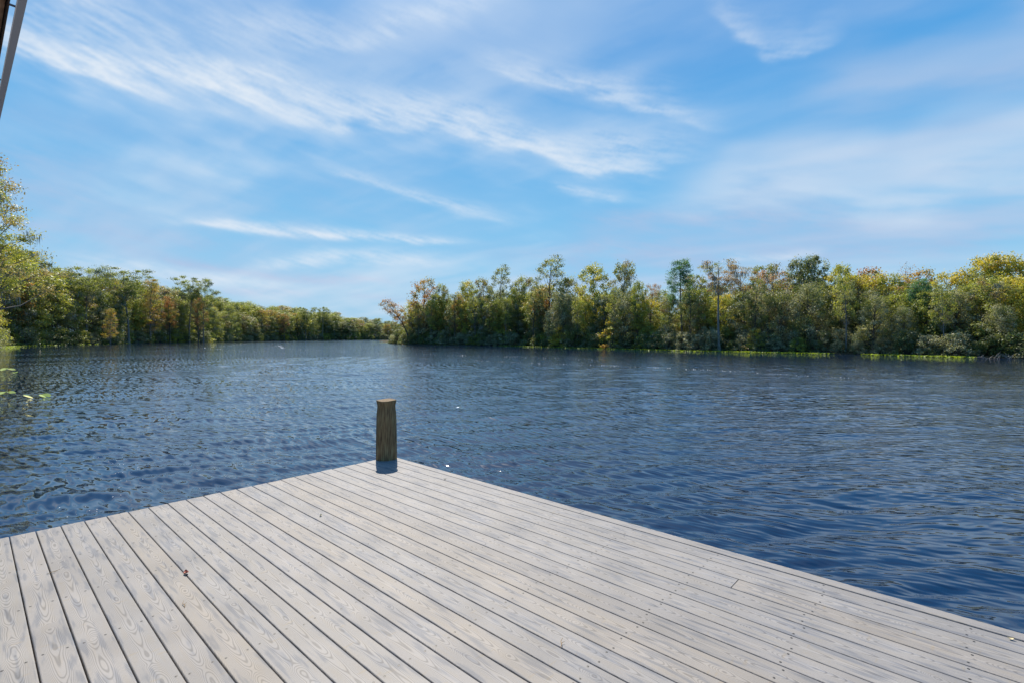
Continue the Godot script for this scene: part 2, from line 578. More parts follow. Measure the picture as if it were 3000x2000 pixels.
func make_prototypes() -> void:
	specs = {
		"gold_maple": [3, {h = 14.0, lo = 0.28, r = 4.0, clumps = 60, cr = 1.05, per = 130, leaf = 0.16, pal = [GOLD, YELLOW, YELLOW, LIME, OLIVE], trunk = 0.2}],
		"lime_tree": [3, {h = 14.0, lo = 0.3, r = 3.6, clumps = 58, cr = 1.05, per = 130, leaf = 0.16, pal = [LIME, YELLOW, OLIVE, OLIVE], trunk = 0.2}],
		"olive_tree": [4, {h = 15.0, lo = 0.26, r = 3.9, clumps = 62, cr = 1.1, per = 130, leaf = 0.16, pal = [OLIVE, OLIVE, LIME, BROWN, GREY], trunk = 0.22, moss = 8}],
		"rust_tree": [3, {h = 13.0, lo = 0.3, r = 3.3, clumps = 46, cr = 0.95, per = 95, leaf = 0.15, pal = [RUST, AMBER, BROWN, OLIVE], trunk = 0.19}],
		"grey_oak": [4, {h = 12.0, lo = 0.2, r = 4.8, clumps = 72, cr = 1.15, per = 140, leaf = 0.13, pal = [GREY, GREY, DEEP, SILVER, OLIVE], trunk = 0.3, shape = "dome", rise = 0.8}],
		"pine": [3, {h = 18.0, lo = 0.5, r = 3.4, clumps = 46, cr = 1.0, flat = 0.6, per = 190, leaf = 0.2, slim = 0.22, pal = [PINE, PINE, PINE2], trunk = 0.24, shape = "pine", rise = 0.1, bark = "pine_bark"}],
		"flat_cypress": [2, {h = 18.0, lo = 0.66, r = 4.2, clumps = 34, cr = 1.0, flat = 0.42, per = 120, leaf = 0.15, slim = 0.35, pal = [AMBER, BROWN, OLIVE, BROWN], trunk = 0.27, shape = "flat", rise = 0.5, moss = 7, bark = "grey_bark"}],
		"umbrella_cypress": [3, {h = 24.0, lo = 0.64, r = 6.4, clumps = 52, cr = 1.3, flat = 0.5, per = 160, leaf = 0.19, slim = 0.45, pal = [OLIVE, DEEP, OLIVE, LIME], trunk = 0.3, shape = "flat", rise = 0.6, moss = 10, bark = "grey_bark"}],
		"feather_cypress": [5, {h = 23.0, lo = 0.08, r = 5.6, clumps = 92, cr = 1.5, flat = 0.58, per = 150, leaf = 0.21, slim = 0.4, pal = [OLIVE, YELLOW, LIME, LIME, OLIVE, OLIVE], trunk = 0.34, shape = "column", rise = 0.15, moss = 24, bark = "grey_bark"}],
		"amber_cypress": [2, {h = 22.0, lo = 0.15, r = 5.0, clumps = 74, cr = 1.45, flat = 0.45, per = 135, leaf = 0.2, slim = 0.4, pal = [AMBER, YELLOW, GOLD, OLIVE, BROWN], trunk = 0.32, shape = "column", rise = 0.15, moss = 18, bark = "grey_bark"}],
		"dark_gum": [3, {h = 18.0, lo = 0.1, r = 4.2, clumps = 76, cr = 1.25, per = 145, leaf = 0.18, pal = [DEEP, DEEP, OLIVE, GREY], trunk = 0.28, moss = 10}],
		"tall_gum": [2, {h = 19.0, lo = 0.4, r = 4.0, clumps = 48, cr = 0.95, per = 95, leaf = 0.16, pal = [DEEP, OLIVE, OLIVE, GREY], trunk = 0.24, rise = 0.9}],
		"slim_gum": [3, {h = 14.0, lo = 0.46, r = 2.8, clumps = 36, cr = 0.9, per = 95, leaf = 0.15, pal = [OLIVE, LIME, YELLOW, GREY], trunk = 0.2, rise = 0.9, bark = "grey_bark"}],
		"mauve_tree": [1, {h = 14.0, lo = 0.35, r = 5.0, clumps = 54, cr = 1.15, per = 110, leaf = 0.13, pal = [MAUVE, MAUVE, BROWN, GREY], trunk = 0.24, rise = 0.9}],
		"bare_tree": [2, {h = 15.0, lo = 0.45, r = 2.6, clumps = 40, cr = 1.0, per = 14, leaf = 0.12, pal = [MAUVE, RUST, BROWN], trunk = 0.16, rise = 1.2, bark = "grey_bark"}],
		"grey_shrub": [4, {h = 4.2, lo = 0.02, r = 2.7, clumps = 40, cr = 0.75, per = 120, leaf = 0.11, pal = [GREY, GREY, SILVER, DEEP], trunk = 0.12, shape = "dome", stems = 5}],
		"dark_shrub": [3, {h = 3.8, lo = 0.02, r = 2.5, clumps = 36, cr = 0.75, per = 120, leaf = 0.12, pal = [DEEP, DEEP, OLIVE, GREY], trunk = 0.12, shape = "dome", stems = 5}],
		"lime_shrub": [2, {h = 3.4, lo = 0.02, r = 2.0, clumps = 26, cr = 0.65, per = 110, leaf = 0.12, pal = [LIME, YELLOW, OLIVE], trunk = 0.1, shape = "dome", stems = 5}],
		"amber_shrub": [1, {h = 3.6, lo = 0.05, r = 1.5, clumps = 22, cr = 0.6, per = 90, leaf = 0.11, pal = [AMBER, GOLD, YELLOW], trunk = 0.1, shape = "dome", stems = 4}],
		"leaning_tree": [1, {h = 11.0, lo = 0.45, r = 2.7, clumps = 34, cr = 0.9, per = 90, leaf = 0.14, pal = [RUST, BROWN, BROWN, AMBER, OLIVE], trunk = 0.22, lean = Vector2(-0.55, 0.05)}],
		"near_cypress": [1, {h = 23.0, lo = 0.3, r = 6.2, clumps = 92, cr = 1.25, flat = 0.6, per = 230, leaf = 0.12, slim = 0.5, mossw = 0.6, pal = [YELLOW, LIME, OLIVE, YELLOW, BROWN], trunk = 0.42, shape = "column", rise = 0.3, moss = 8, bark = "grey_bark"}],
	}
	jobs = []
	var s := 100
	for k in specs:
		P[k] = []
		P[k].resize(specs[k][0])
		for i in specs[k][0]:
			jobs.append([k, s, specs[k][1], i])
			s += 1
	for i in jobs.size(): tree_job(i)

func plant(kind: String, called: String, pos: Vector3, height: float, wide: float, label: String, category: String, group: String, variant := -1, turn := -1.0) -> Node3D:
	var list: Array = P[kind]
	var p: Dictionary = list[(rng.randi() % list.size()) if variant < 0 else variant]
	var o := thing(called, pos, label, category, group)
	var k: float = height / p.h
	o.rotation.y = rng.randf() * TAU if turn < 0.0 else turn
	o.scale = Vector3(k * wide, k, k * wide)
	part("trunk" if category == "tree" else "stems", p.trunk, M[p.bark], o)
	part("crown" if category == "tree" else "foliage", p.crown, M.leaf, o)
	if p.moss != null: part("hanging_moss", p.moss, M.moss, o).set_meta("kind", "stuff")
	return o

const POINT_BASE := [[1060, 1002.0], [1135, 1004.0], [1197, 1008.5], [1500, 1013.0], [1700, 1019.0], [2100, 1028.5], [2440, 1035.0], [2860, 1045.5], [3000, 1049.0], [3300, 1062.0]]
const POINT_SKY := [[1135, 930], [1160, 905], [1210, 862], [1300, 858], [1400, 842], [1500, 850], [1600, 828], [1700, 838], [1800, 830], [1900, 842], [2000, 828], [2150, 812], [2250, 806], [2400, 802], [2550, 804], [2700, 818], [2800, 820], [2900, 788], [3050, 778], [3400, 780]]
const LONG_SKY := [[-400, 700], [0, 735], [60, 742], [120, 778], [200, 796], [300, 816], [400, 832], [480, 850], [600, 870], [700, 888], [850, 902], [960, 917], [1050, 932], [1150, 946], [1300, 950]]

func point_z(px: float) -> float:
	return CAM_H * FPX / (curve(POINT_BASE, px) - HOR)

const NAMES := {
	"gold_maple": ["golden_maple", "golden-leaved maple", "tree"], "lime_tree": ["lime_green_tree", "yellow-green broadleaf tree", "tree"], "olive_tree": ["olive_green_tree", "olive-green broadleaf tree", "tree"],
	"rust_tree": ["rust_leaved_tree", "sparse rust-leaved tree", "tree"], "grey_oak": ["grey_green_oak", "broad grey-green oak", "tree"], "pine": ["pine_tree", "dark green pine", "tree"],
	"umbrella_cypress": ["umbrella_cypress", "flat-topped dark cypress", "tree"], "feather_cypress": ["feathery_cypress", "yellow-olive feathery cypress", "tree"],
	"amber_cypress": ["amber_cypress", "amber-gold feathery cypress", "tree"], "dark_gum": ["dark_green_tree", "dense dark green broadleaf tree", "tree"], "tall_gum": ["tall_open_tree", "tall open-crowned dark tree", "tree"],
	"slim_gum": ["slim_tree", "slim bare-stemmed tree", "tree"],
	"bare_tree": ["bare_tree", "nearly leafless twiggy tree", "tree"], "mauve_tree": ["mauve_brown_tree", "mauve-brown broad tree", "tree"],
	"grey_shrub": ["grey_green_shrub", "grey-green shrub", "shrub"], "dark_shrub": ["dark_green_shrub", "dark green shrub", "shrub"], "lime_shrub": ["yellow_green_shrub", "yellow-green shrub", "shrub"], "amber_shrub": ["amber_shrub", "small amber-gold shrub", "shrub"],
	"flat_cypress": ["flat_topped_cypress", "flat-topped orange-brown cypress", "tree"],
}

const POINT_MARKS := [[1280, "near the leaning tree"], [1540, "near the rust-topped tree"], [1700, "near the tallest open-crowned tree"], [1930, "near the lone golden maple"], [2190, "near the bare-stemmed cypress"], [2420, "near the mauve-brown tree"], [2620, "near the overhanging oak"], [2800, "near the close pair of pines"], [9999, "near the pale driftwood"]]
const LONG_MARKS := [[150, "near the tall cypress"], [320, "near the low umbrella-topped cypress"], [470, "near the widest umbrella-topped cypress"], [660, "near the slim umbrella-topped cypress"], [900, "far along the long bank"], [9999, "at the far river bend"]]

func mark(list: Array, px: float) -> String:
	for m in list:
		if px < m[0]: return m[1]
	return list[-1][1]

# a tree whose top stands at pixel row top, back metres behind the waterline of the wooded point
func on_point(kind: String, px: float, top: float, back: float, wide := 1.0, label := "", variant := -1) -> Node3D:
	var z := point_z(px) + back
	var pos := at_px(px, z)
	pos.y = 0.1 + minf(back, 10.0) * 0.04
	var n: Array = NAMES[kind]
	var hgt: float = CAM_H + (HOR - top) / FPX * z - pos.y
	return plant(kind, n[0], pos, hgt, wide, label if label else n[1] + (" in the front rank " if back < 7.0 else " behind the front trees ") + mark(POINT_MARKS, px), n[2], "" if label else n[1] + " on the near wooded point", variant)

func build_point_woods() -> void:
	# singled-out trees, read off the skyline
	var o := plant("leaning_tree", "leaning_tree", at_px(1199, point_z(1199) + 1.5), 13.0, 1.0, "rust-leaved tree leaning out over the water at the tip of the wooded point", "tree", "", 0, 0.0)
	on_point("rust_tree", 1238, 822, 5.0, 0.9, "tall rust-topped tree next to the leaning tree at the tip of the point")
	on_point("lime_tree", 1275, 864, 3.0, 0.75)
	on_point("olive_tree", 1296, 838, 9.0, 0.7)
	on_point("rust_tree", 1345, 872, 4.0, 0.7)
	on_point("gold_maple", 1375, 828, 8.0, 0.7)
	on_point("olive_tree", 1418, 822, 9.0, 0.7)
	on_point("tall_gum", 1465, 783, 9.0, 0.8, "dark green tree rising above its neighbours between rust and olive trees")
	on_point("lime_tree", 1462, 878, 3.0, 0.7)
	on_point("lime_tree", 1512, 850, 7.0, 0.9)
	on_point("olive_tree", 1538, 817, 14.0, 0.8)
	on_point("tall_gum", 1609, 757, 8.0, 1.05, "tallest open-crowned dark tree, its bare stem rising above a grey oak", 0)
	on_point("rust_tree", 1585, 845, 6.0, 0.8)
	on_point("olive_tree", 1660, 818, 12.0, 0.75)
	on_point("grey_oak", 1650, 868, 3.0, 0.75)
	on_point("gold_maple", 1745, 782, 9.0, 0.72, "golden-olive maple standing alone against the sky beside a forked olive tree")
	on_point("olive_tree", 1828, 776, 9.0, 0.72, "forked olive tree between the lone golden maple and the round-headed pine")
	on_point("lime_tree", 1868, 830, 3.0, 0.55, "narrow yellow-green tree with a thin dark stem above silver shrubs")
	on_point("mauve_tree", 1905, 838, 16.0, 0.7)
	on_point("pine", 1998, 762, 5.0, 0.95, "tall round-headed green pine beside the bare-stemmed cypress", 0)
	on_point("olive_tree", 2040, 808, 10.0, 0.8)
	on_point("flat_cypress", 2107, 764, 0.4, 1.0, "orange-brown flat-topped cypress with a tall bare grey trunk at the waterline", 0)
	on_point("flat_cypress", 2170, 782, 9.0, 0.9, "smaller orange-brown cypress just behind the bare-stemmed one", 1)
	on_point("lime_tree", 2060, 850, 7.0, 0.8)
	on_point("olive_tree", 2235, 782, 14.0, 0.8)
	on_point("mauve_tree", 2275, 800, 8.0, 1.0, "broad mauve-brown tree half bare, behind two grey-green oaks", 0)
	on_point("dark_gum", 2340, 762, 12.0, 0.8, "dark tree top with ragged tips above the mauve-brown tree")
	on_point("dark_gum", 2392, 756, 13.0, 0.7)
	on_point("gold_maple", 2455, 784, 9.0, 0.65)
	on_point("grey_oak", 2250, 862, 2.5, 0.7)
	on_point("grey_oak", 2372, 838, 2.5, 0.75, "grey-green oak with a dark forked trunk beside a bright green bush")
	on_point("rust_tree", 2545, 790, 12.0, 1.0)
	on_point("gold_maple", 2520, 812, 8.0, 0.9)
	on_point("gold_maple", 2610, 808, 9.0, 0.9)
	on_point("bare_tree", 2647, 778, 12.0, 0.9)
	on_point("rust_tree", 2680, 798, 12.0, 0.9)
	on_point("pine", 2688, 838, 4.0, 1.1, "dark green pine, one of a close pair with slim bare stems", 1)
	on_point("pine", 2712, 822, 4.6, 1.1, "slightly taller dark green pine of the close pair", 2)
	on_point("gold_maple", 2775, 803, 9.0, 0.9)
	on_point("bare_tree", 2845, 790, 13.0, 0.9)
	on_point("gold_maple", 2880, 757, 10.0, 0.8)
	on_point("gold_maple", 2930, 756, 10.0, 0.85)
	on_point("gold_maple", 3000, 762, 10.0, 0.9)
	on_point("grey_oak", 2800, 862, 4.0, 0.75)
	on_point("lime_tree", 2850, 830, 6.0, 0.9)
	on_point("gold_maple", 2965, 815, 6.0, 0.8)
	on_point("grey_oak", 2560, 872, 1.6, 0.75, "large dark grey-green oak bush overhanging the lily pads")
	on_point("grey_oak", 2650, 905, 1.6, 0.7)
	on_point("grey_oak", 2930, 900, 2.0, 0.8)
	for px in [1226, 1262, 1332, 1392, 1482, 1562, 1692, 1800, 2022, 2212, 2480, 2765]:
		on_point(["tall_gum", "slim_gum", "slim_gum"][rng.randi() % 3], px, curve(POINT_SKY, px) + rng.randf_range(6.0, 42.0), 1.3, rng.randf_range(0.6, 0.85))
	# the wood behind, rows deep
	var kinds := ["olive_tree", "olive_tree", "lime_tree", "dark_gum", "dark_gum", "grey_oak", "gold_maple", "tall_gum", "olive_tree", "grey_oak"]
	for row in [[4.5, 34.0, 4.6], [9.0, 26.0, 5.4], [15.0, 14.0, 6.0], [23.0, 6.0, 6.6]]:
		var px: float = 1205.0 + row[0]
		while px < 3180.0:
			var z: float = point_z(px) + row[0] + rng.randf_range(-1.5, 1.5)
			var top: float = curve(POINT_SKY, px) + row[1] + rng.randf_range(-4.0, 34.0)
			on_point(kinds[rng.randi() % kinds.size()], px, top, z - point_z(px), rng.randf_range(0.8, 1.1))
			px += row[2] * rng.randf_range(0.75, 1.25) * FPX / z * (1.0 if px > 1500.0 else 0.8)
	# waterside shrubs
	var sk := ["grey_shrub", "grey_shrub", "dark_shrub", "dark_shrub", "lime_shrub", "grey_shrub", "dark_shrub"]
	for row in [[0.6, 1.5, 3.1], [2.6, 2.4, 4.4]]:
		var px := 1150.0
		while px < 3150.0:
			var z: float = point_z(px) + row[0] + rng.randf_range(-0.3, 0.9)
			var pos := at_px(px, z)
			pos.y = 0.0
			var kd: String = sk[rng.randi() % sk.size()]
			var n: Array = NAMES[kd]
			plant(kd, n[0], pos, rng.randf_range(row[1], row[2]), rng.randf_range(0.85, 1.2), n[1] + (" on the waterline " if row[0] < 1.0 else " just up the bank ") + mark(POINT_MARKS, px), "shrub", n[1] + " along the near point")
			px += 2.7 * rng.randf_range(0.7, 1.3) * FPX / z * (1.0 if px > 1500.0 else 0.75)
	for row in [[8.0, 3.6, 5.2], [14.0, 4.4, 6.4], [21.0, 5.0, 7.0]]:
		var px: float = 1215.0 + row[0]
		while px < 3160.0:
			var z: float = point_z(px) + row[0]
			var pos := at_px(px, z)
			pos.y = 0.3
			plant("dark_shrub", "undergrowth_thicket", pos, rng.randf_range(row[1], row[2]), rng.randf_range(1.0, 1.3), "dark undergrowth thicket among the trunks " + mark(POINT_MARKS, px), "shrub", "undergrowth of the near point")
			px += 5.0 * rng.randf_range(0.8, 1.2) * FPX / z
	for a in [[1640, 960], [1792, 945], [2212, 968]]:
		on_point("amber_shrub", a[0], a[1], 0.8, 1.0)
	var g := on_point("lime_shrub", 2340, 990, 0.5, 1.0, "bright green low bush below the fork-trunked grey oak")

func along(shore: Array, first: int, last: int, step: float) -> Array:
	var out := []
	var carry := 0.0
	for i in range(first, last):
		var p := Vector2(shore[i][0], shore[i][1])
		var q := Vector2(shore[i + 1][0], shore[i + 1][1])
		var l := p.distance_to(q)
		var d := (q - p) / l
		while carry < l:
			out.append([p + d * carry, Vector2(d.y, -d.x)])
			carry += step * rng.randf_range(0.75, 1.25)
		carry -= l
	return out

func build_long_woods() -> void:
	var kinds := ["feather_cypress", "feather_cypress", "feather_cypress", "feather_cypress", "olive_tree", "lime_tree", "feather_cypress", "olive_tree", "dark_gum", "amber_cypress"]
	for row in [[3.0, 30.0, 5.6, 30.0], [9.0, 4.0, 7.0, 22.0], [17.0, -6.0, 8.0, 14.0], [30.0, 2.0, 7.0, 6.0]]:
		for a in along(LONG_SHORE, 3 if row[0] < 20.0 else 9, 14, row[2]):
			var q: Vector2 = a[0] + a[1] * (row[0] + rng.randf_range(-1.5, 1.5))
			var pos := Vector3(q.x, 0.25, q.y)
			var px := px_of(pos)
			if px > 1330.0: continue
			var top: float = curve(LONG_SKY, px) + row[1] * minf(1.0, 150.0 / -q.y) + rng.randf_range(-6.0, row[3] + 16.0) * clampf(130.0 / -q.y, 0.6, 1.0)
			var hgt: float = CAM_H + (HOR - top) / FPX * -q.y
			var kd: String = kinds[rng.randi() % kinds.size()]
			var n: Array = NAMES[kd]
			plant(kd, n[0], pos, hgt, rng.randf_range(0.9, 1.2) * (1.0 + smoothstep(200.0, 330.0, -q.y) * 0.35 + smoothstep(340.0, 380.0, -q.y) * 0.35), n[1] + (" at the waterside " if row[0] < 5.0 else " behind the waterside trees ") + mark(LONG_MARKS, px), "tree", n[1] + " of the long bank")
	var sk := ["grey_shrub", "dark_shrub", "lime_shrub", "dark_shrub"]
	for a in along(LONG_SHORE, 3, 13, 3.6):
		var q: Vector2 = a[0] + a[1] * rng.randf_range(-0.2, 1.2)
		var pos := Vector3(q.x, 0.0, q.y)
		if px_of(pos) > 1330.0: continue
		var kd: String = sk[rng.randi() % sk.size()]
		var n: Array = NAMES[kd]
		plant(kd, n[0], pos, rng.randf_range(2.4, 4.6), rng.randf_range(0.9, 1.3), n[1] + " under the trees " + mark(LONG_MARKS, px_of(pos)), "shrub", n[1] + " of the long bank")
	# singled out
	var one := [
		["umbrella_cypress", 252, 788, 150.0, 1.0, "low umbrella-topped cypress crowded by feathery cypresses"],
		["umbrella_cypress", 375, 790, 172.0, 1.15, "tall umbrella-topped cypress on the long bank, widest of the flat tops"],
		["amber_cypress", 440, 818, 184.0, 0.9, "amber-gold cypress standing close beside the widest umbrella-topped cypress"],
		["umbrella_cypress", 553, 814, 204.0, 1.0, "slim umbrella-topped cypress standing clear above a rusty tree"],
		["umbrella_cypress", 595, 848, 208.0, 0.9, "low rounded cypress leaning on the slim umbrella-topped one"],
		["rust_tree", 580, 876, 200.0, 0.75, "rust-orange tree below the slim umbrella-topped cypress"],
		["rust_tree", 497, 870, 192.0, 0.75, "rust-orange tree between the amber cypress and the slim umbrella-topped one"],
		["rust_tree", 832, 922, 300.0, 0.8, "small rust-orange tree far along the long bank"],
		["umbrella_cypress", 895, 902, 325.0, 0.9, "far dark cypress with a broad flat top on the long bank"],
		["umbrella_cypress", 945, 901, 345.0, 0.9, "farthest lone umbrella-topped cypress where the river bends"],
		["rust_tree", 40, 805, 124.0, 0.8, "orange-tinged tree below the near cypress on the long bank"],
		["amber_cypress", 322, 905, 150.0, 0.9, "low amber cypress with moss over the water of the long bank"],
	]
	for a in one:
		var pos := at_px(a[1], a[3])
		pos.y = 0.3
		plant(a[0], NAMES[a[0]][0], pos, CAM_H + (HOR - a[2]) / FPX * a[3] - 0.3, a[4], a[5], "tree", "")
	plant("near_cypress", "tall_cypress", Vector3(-61.0, 0.2, -58.0), 23.0, 1.0, "tall cypress with loose yellow-green branches reaching out over the near water", "tree", "", 0, 2.2)
	plant("feather_cypress", "feathery_cypress", Vector3(-84.0, 0.3, -76.0), 15.5, 1.0, "feathery cypress right behind the tall near cypress", "tree", "", 1)
	for a in along(LONG_SHORE, 1, 3, 6.5):
		var q: Vector2 = a[0] + a[1] * rng.randf_range(4.0, 8.0)
		if q.y < -54.0: continue
		plant("feather_cypress", "feathery_cypress", Vector3(q.x, 0.3, q.y), rng.randf_range(15.0, 19.0), 1.0, "feathery cypress on the near bank where the lily pads grow", "tree", "near bank cypresses")

# ------------------------------------------------------------------ lily pads
func pad_mesh(lift: float) -> ArrayMesh:
	var v := PackedVector3Array([Vector3(0, 0.01, 0)])
	var idx := PackedInt32Array()
	var n := 11
	for i in n:
		var f := deg_to_rad(18.0 + 324.0 * i / (n - 1))
		var rr := 1.0 + 0.18 * cos(f * 0.5) * cos(f * 0.5)
		v.append(Vector3(sin(f) * rr * 0.82, 0.05 + lift * absf(sin(f)), cos(f) * rr))
	for i in range(1, n):
		idx.append_array(PackedInt32Array([0, i, i + 1]))
	return mesh_of(v, idx)

func lily_strip(called: String, spots: Array, label: String) -> void:
	var mm := MultiMesh.new()
	mm.transform_format = MultiMesh.TRANSFORM_3D
	mm.use_colors = true
	mm.mesh = pad_mesh(0.25)
	mm.instance_count = spots.size()
	for i in spots.size():
		var p: Vector3 = spots[i]
		var b := Basis.from_euler(Vector3(rng.randf_range(-0.5, 0.5), rng.randf() * TAU, rng.randf_range(-0.5, 0.5))).scaled(Vector3.ONE * rng.randf_range(0.08, 0.17))
		mm.set_instance_transform(i, Transform3D(b, p))
		var k := rng.randf_range(0.7, 1.3)
		mm.set_instance_color(i, Color(0.27 * k, 0.37 * k, 0.04 * k))
	var o := MultiMeshInstance3D.new()
	o.name = numbered(called)
	o.multimesh = mm
	o.material_override = M.pad
	add_child(o)
	tag(o, label, "lily pads", "", "stuff")

func build_lilies() -> void:
	var spots := []
	for a in [[1085, 1150, 2.5, 90], [1258, 1335, 1.6, 120], [1440, 2445, 2.0, 3800], [2515, 2868, 1.3, 900]]:
		for i in a[3]:
			var px := rng.randf_range(a[0], a[1])
			if minf(px - a[0], a[1] - px) < rng.randf() * 45.0: continue
			if n_wob.get_noise_1d(px * 0.05) < -0.5 - 0.6 * rng.randf(): continue
			var z: float = point_z(px) - 0.2 - absf(rng.randfn(0.0, 0.5)) * a[2]
			var p := at_px(px, z)
			p.y = rng.randf_range(0.0, 0.07) + 0.07 * maxf(0.0, n_wob.get_noise_1d(px * 0.11))
			spots.append(p)
	lily_strip("lily_pads", spots, "bright green lily pad fringe along the foot of the woods opposite the dock")
	spots = []
	for a in along(LONG_SHORE, 4, 7, 0.05):
		var q: Vector2 = a[0] - a[1] * (0.4 + absf(rng.randfn(0.0, 1.6)))
		var px := px_of(Vector3(q.x, 0, q.y))
		if px > 190.0 and n_wob.get_noise_1d(px * 0.05) < 0.1: continue
		spots.append(Vector3(q.x, rng.randf_range(0.0, 0.22), q.y))
	lily_strip("lily_pads", spots, "green and pale lily pad fringe below the cypresses of the long bank")
	# single pads near the dock: [px, py, size, lift, yaw, tilt, label]
	for a in [
		[12, 1089, 0.3, 0.16, 0.4, 0.35, "bright lily pad on a short stem, one of a small far cluster"],
		[30, 1089, 0.26, 0.14, 2.0, 0.25, "bright lily pad on a short stem, one of a small far cluster"],
		[42, 1093, 0.2, 0.03, 1.0, 0.1, "small pale lily pad lying flat beside the far cluster"],
		[4, 1164, 0.22, 0.15, 0.3, 0.3, "bright green lily pad at the outer end of the near cluster"],
		[28, 1163, 0.17, 0.17, 1.7, 0.3, "lily pad beside the orange bud"],
		[78, 1167, 0.19, 0.06, 2.6, 0.45, "lily pad tipped up with a pale shining edge"],
		[128, 1163, 0.24, 0.04, 1.3, 0.3, "lily pad lying alone farthest out on open water"],
	]:
		var z: float = CAM_H * FPX / (a[1] - HOR)
		var o := thing("lily_pad", at_px(a[0], z), a[6], "lily pad", "far lily cluster" if a[1] == 1089 else "")
		var l := part("leaf", pad_mesh(0.3), M.pad_single, o)
		l.position.y = a[3]
		l.scale = Vector3.ONE * a[2] * 0.78
		l.rotation = Vector3(a[5], a[4], 0.15)
		var v := PackedVector3Array()
		var n := PackedVector3Array()
		var idx := PackedInt32Array()
		add_tube(v, n, idx, [Vector3(0.03, -0.3, 0), Vector3(0.01, 0.0, 0.0), Vector3(0, a[3], 0)], [0.009, 0.009, 0.008], 6)
		part("stem", mesh_of(v, idx, n), M.stem, o)
	var zb := CAM_H * FPX / (1163.0 - HOR)
	var bud := thing("lily_bud", at_px(23, zb), "small orange-yellow lily bud on a stem above the near pads", "flower")
	var v := PackedVector3Array()
	var n := PackedVector3Array()
	var idx := PackedInt32Array()
	add_tube(v, n, idx, [Vector3(0, 0.24, 0), Vector3(0, 0.265, 0), Vector3(0, 0.30, 0), Vector3(0, 0.325, 0)], [0.012, 0.035, 0.04, 0.02], 8)
	part("petals", mesh_of(v, idx, n), mat(srgb(0.5, 0.2, 0.02), 0.5), bud)
	v = PackedVector3Array(); n = PackedVector3Array(); idx = PackedInt32Array()
	add_tube(v, n, idx, [Vector3(0.02, -0.3, 0), Vector3(0, 0.25, 0)], [0.008, 0.008], 6)
	part("stem", mesh_of(v, idx, n), M.stem, bud)

# ------------------------------------------------------------------ dock
const YAW := 0.83235        # the dock's own axes: local x to the open side, local -z along the boards
const V_OUT := 3.588
const V_GAP := 3.494
const PITCH := 0.1430
const U_END := 5.285
const U_BACK := -3.4

const GW := 1536
const GH := 128
const GN := 5
func grain_row(i: int) -> void:
	var out := PackedByteArray()
	out.resize(GW * 3)
	var k := i / GH
	var y := (i % GH + 0.5) / GH                 # across the board
	var yc: float = y - 0.5 + 0.06 * sin(k * 2.1)
	var per := 4.0 + (k % 3)                     # cathedrals over 4 m
	for x in GW:
		var u := (x + 0.5) / GW * 4.0             # metres along
		var cu := cos(TAU * x / GW)
		var su := sin(TAU * x / GW)
		var wob: float = nz.g1.get_noise_3d(cu * 9.0 + k * 13.0, su * 9.0, y * 0.9)
		var wob2: float = nz.g2.get_noise_3d(cu * 7.0 + k * 7.0, su * 7.0, y * 9.0)
		var ph := TAU * (x / float(GW) * per) + wob * 2.0
		var f := 32.0 * yc * yc + 1.35 * (sin(ph) + 0.42 * sin(ph * 2.0) + 0.2 * sin(ph * 3.0)) + wob2 * 0.3 + wob * 0.3
		var fr := f * 1.75
		var line := absf(fr - roundf(fr)) * 2.0             # 0 on a growth line
		var dark := 1.0 - smoothstep(0.08, 0.5, line)
		var str_: float = nz.g3.get_noise_3d(cu * 5.0 + k * 31.0, su * 5.0, y * 9.0)
		var spk: float = nz.g4.get_noise_2d(x * 1.0, i * 2.1)
		var blue := smoothstep(0.05, 0.5, str_)
		var tan_ := smoothstep(0.1, 0.5, -str_)
		var base := 0.248 + 0.04 * wob + 0.038 * spk
		base *= 1.0 - 0.36 * dark
		base *= 1.0 - 0.26 * blue
		var stain: float = smoothstep(0.52, 0.7, nz.g5.get_noise_3d(cu * 30.0 + k * 17.0, su * 30.0, y * 1.6))
		tan_ += 2.2 * stain
		var r := base * (1.0 - 0.07 * blue + 0.01 * tan_)
		var g := base * (0.955 - 0.01 * blue - 0.012 * tan_)
		var b := base * (0.915 + 0.09 * blue - 0.05 * tan_)
		var c := Color(r, g, b).linear_to_srgb()
		out[x * 3] = clampi(int(c.r * 255.0), 0, 255)
		out[x * 3 + 1] = clampi(int(c.g * 255.0), 0, 255)
		out[x * 3 + 2] = clampi(int(c.b * 255.0), 0, 255)
	rows[i] = out

func grain_material() -> StandardMaterial3D:
	nz.g1 = fnl(41, 0.16, 2)
	nz.g2 = fnl(42, 0.2, 3)
	nz.g3 = fnl(43, 0.35, 3)
	nz.g4 = fnl(44, 0.33, 2)
	nz.g5 = fnl(45, 0.5, 2)
	rows = []
	rows.resize(GH * GN)
	for i in GH * GN: grain_row(i)
	var all := PackedByteArray()
	for q in rows: all.append_array(q)
	var im := Image.create_from_data(GW, GH * GN, false, Image.FORMAT_RGB8, all)
	var t := ImageTexture.create_from_image(im)
	var m := mat(Color.WHITE, 0.62, 0.4)
	m.albedo_texture = t
	m.heightmap_enabled = true
	m.heightmap_texture = t
	m.heightmap_scale = 0.12
	return m

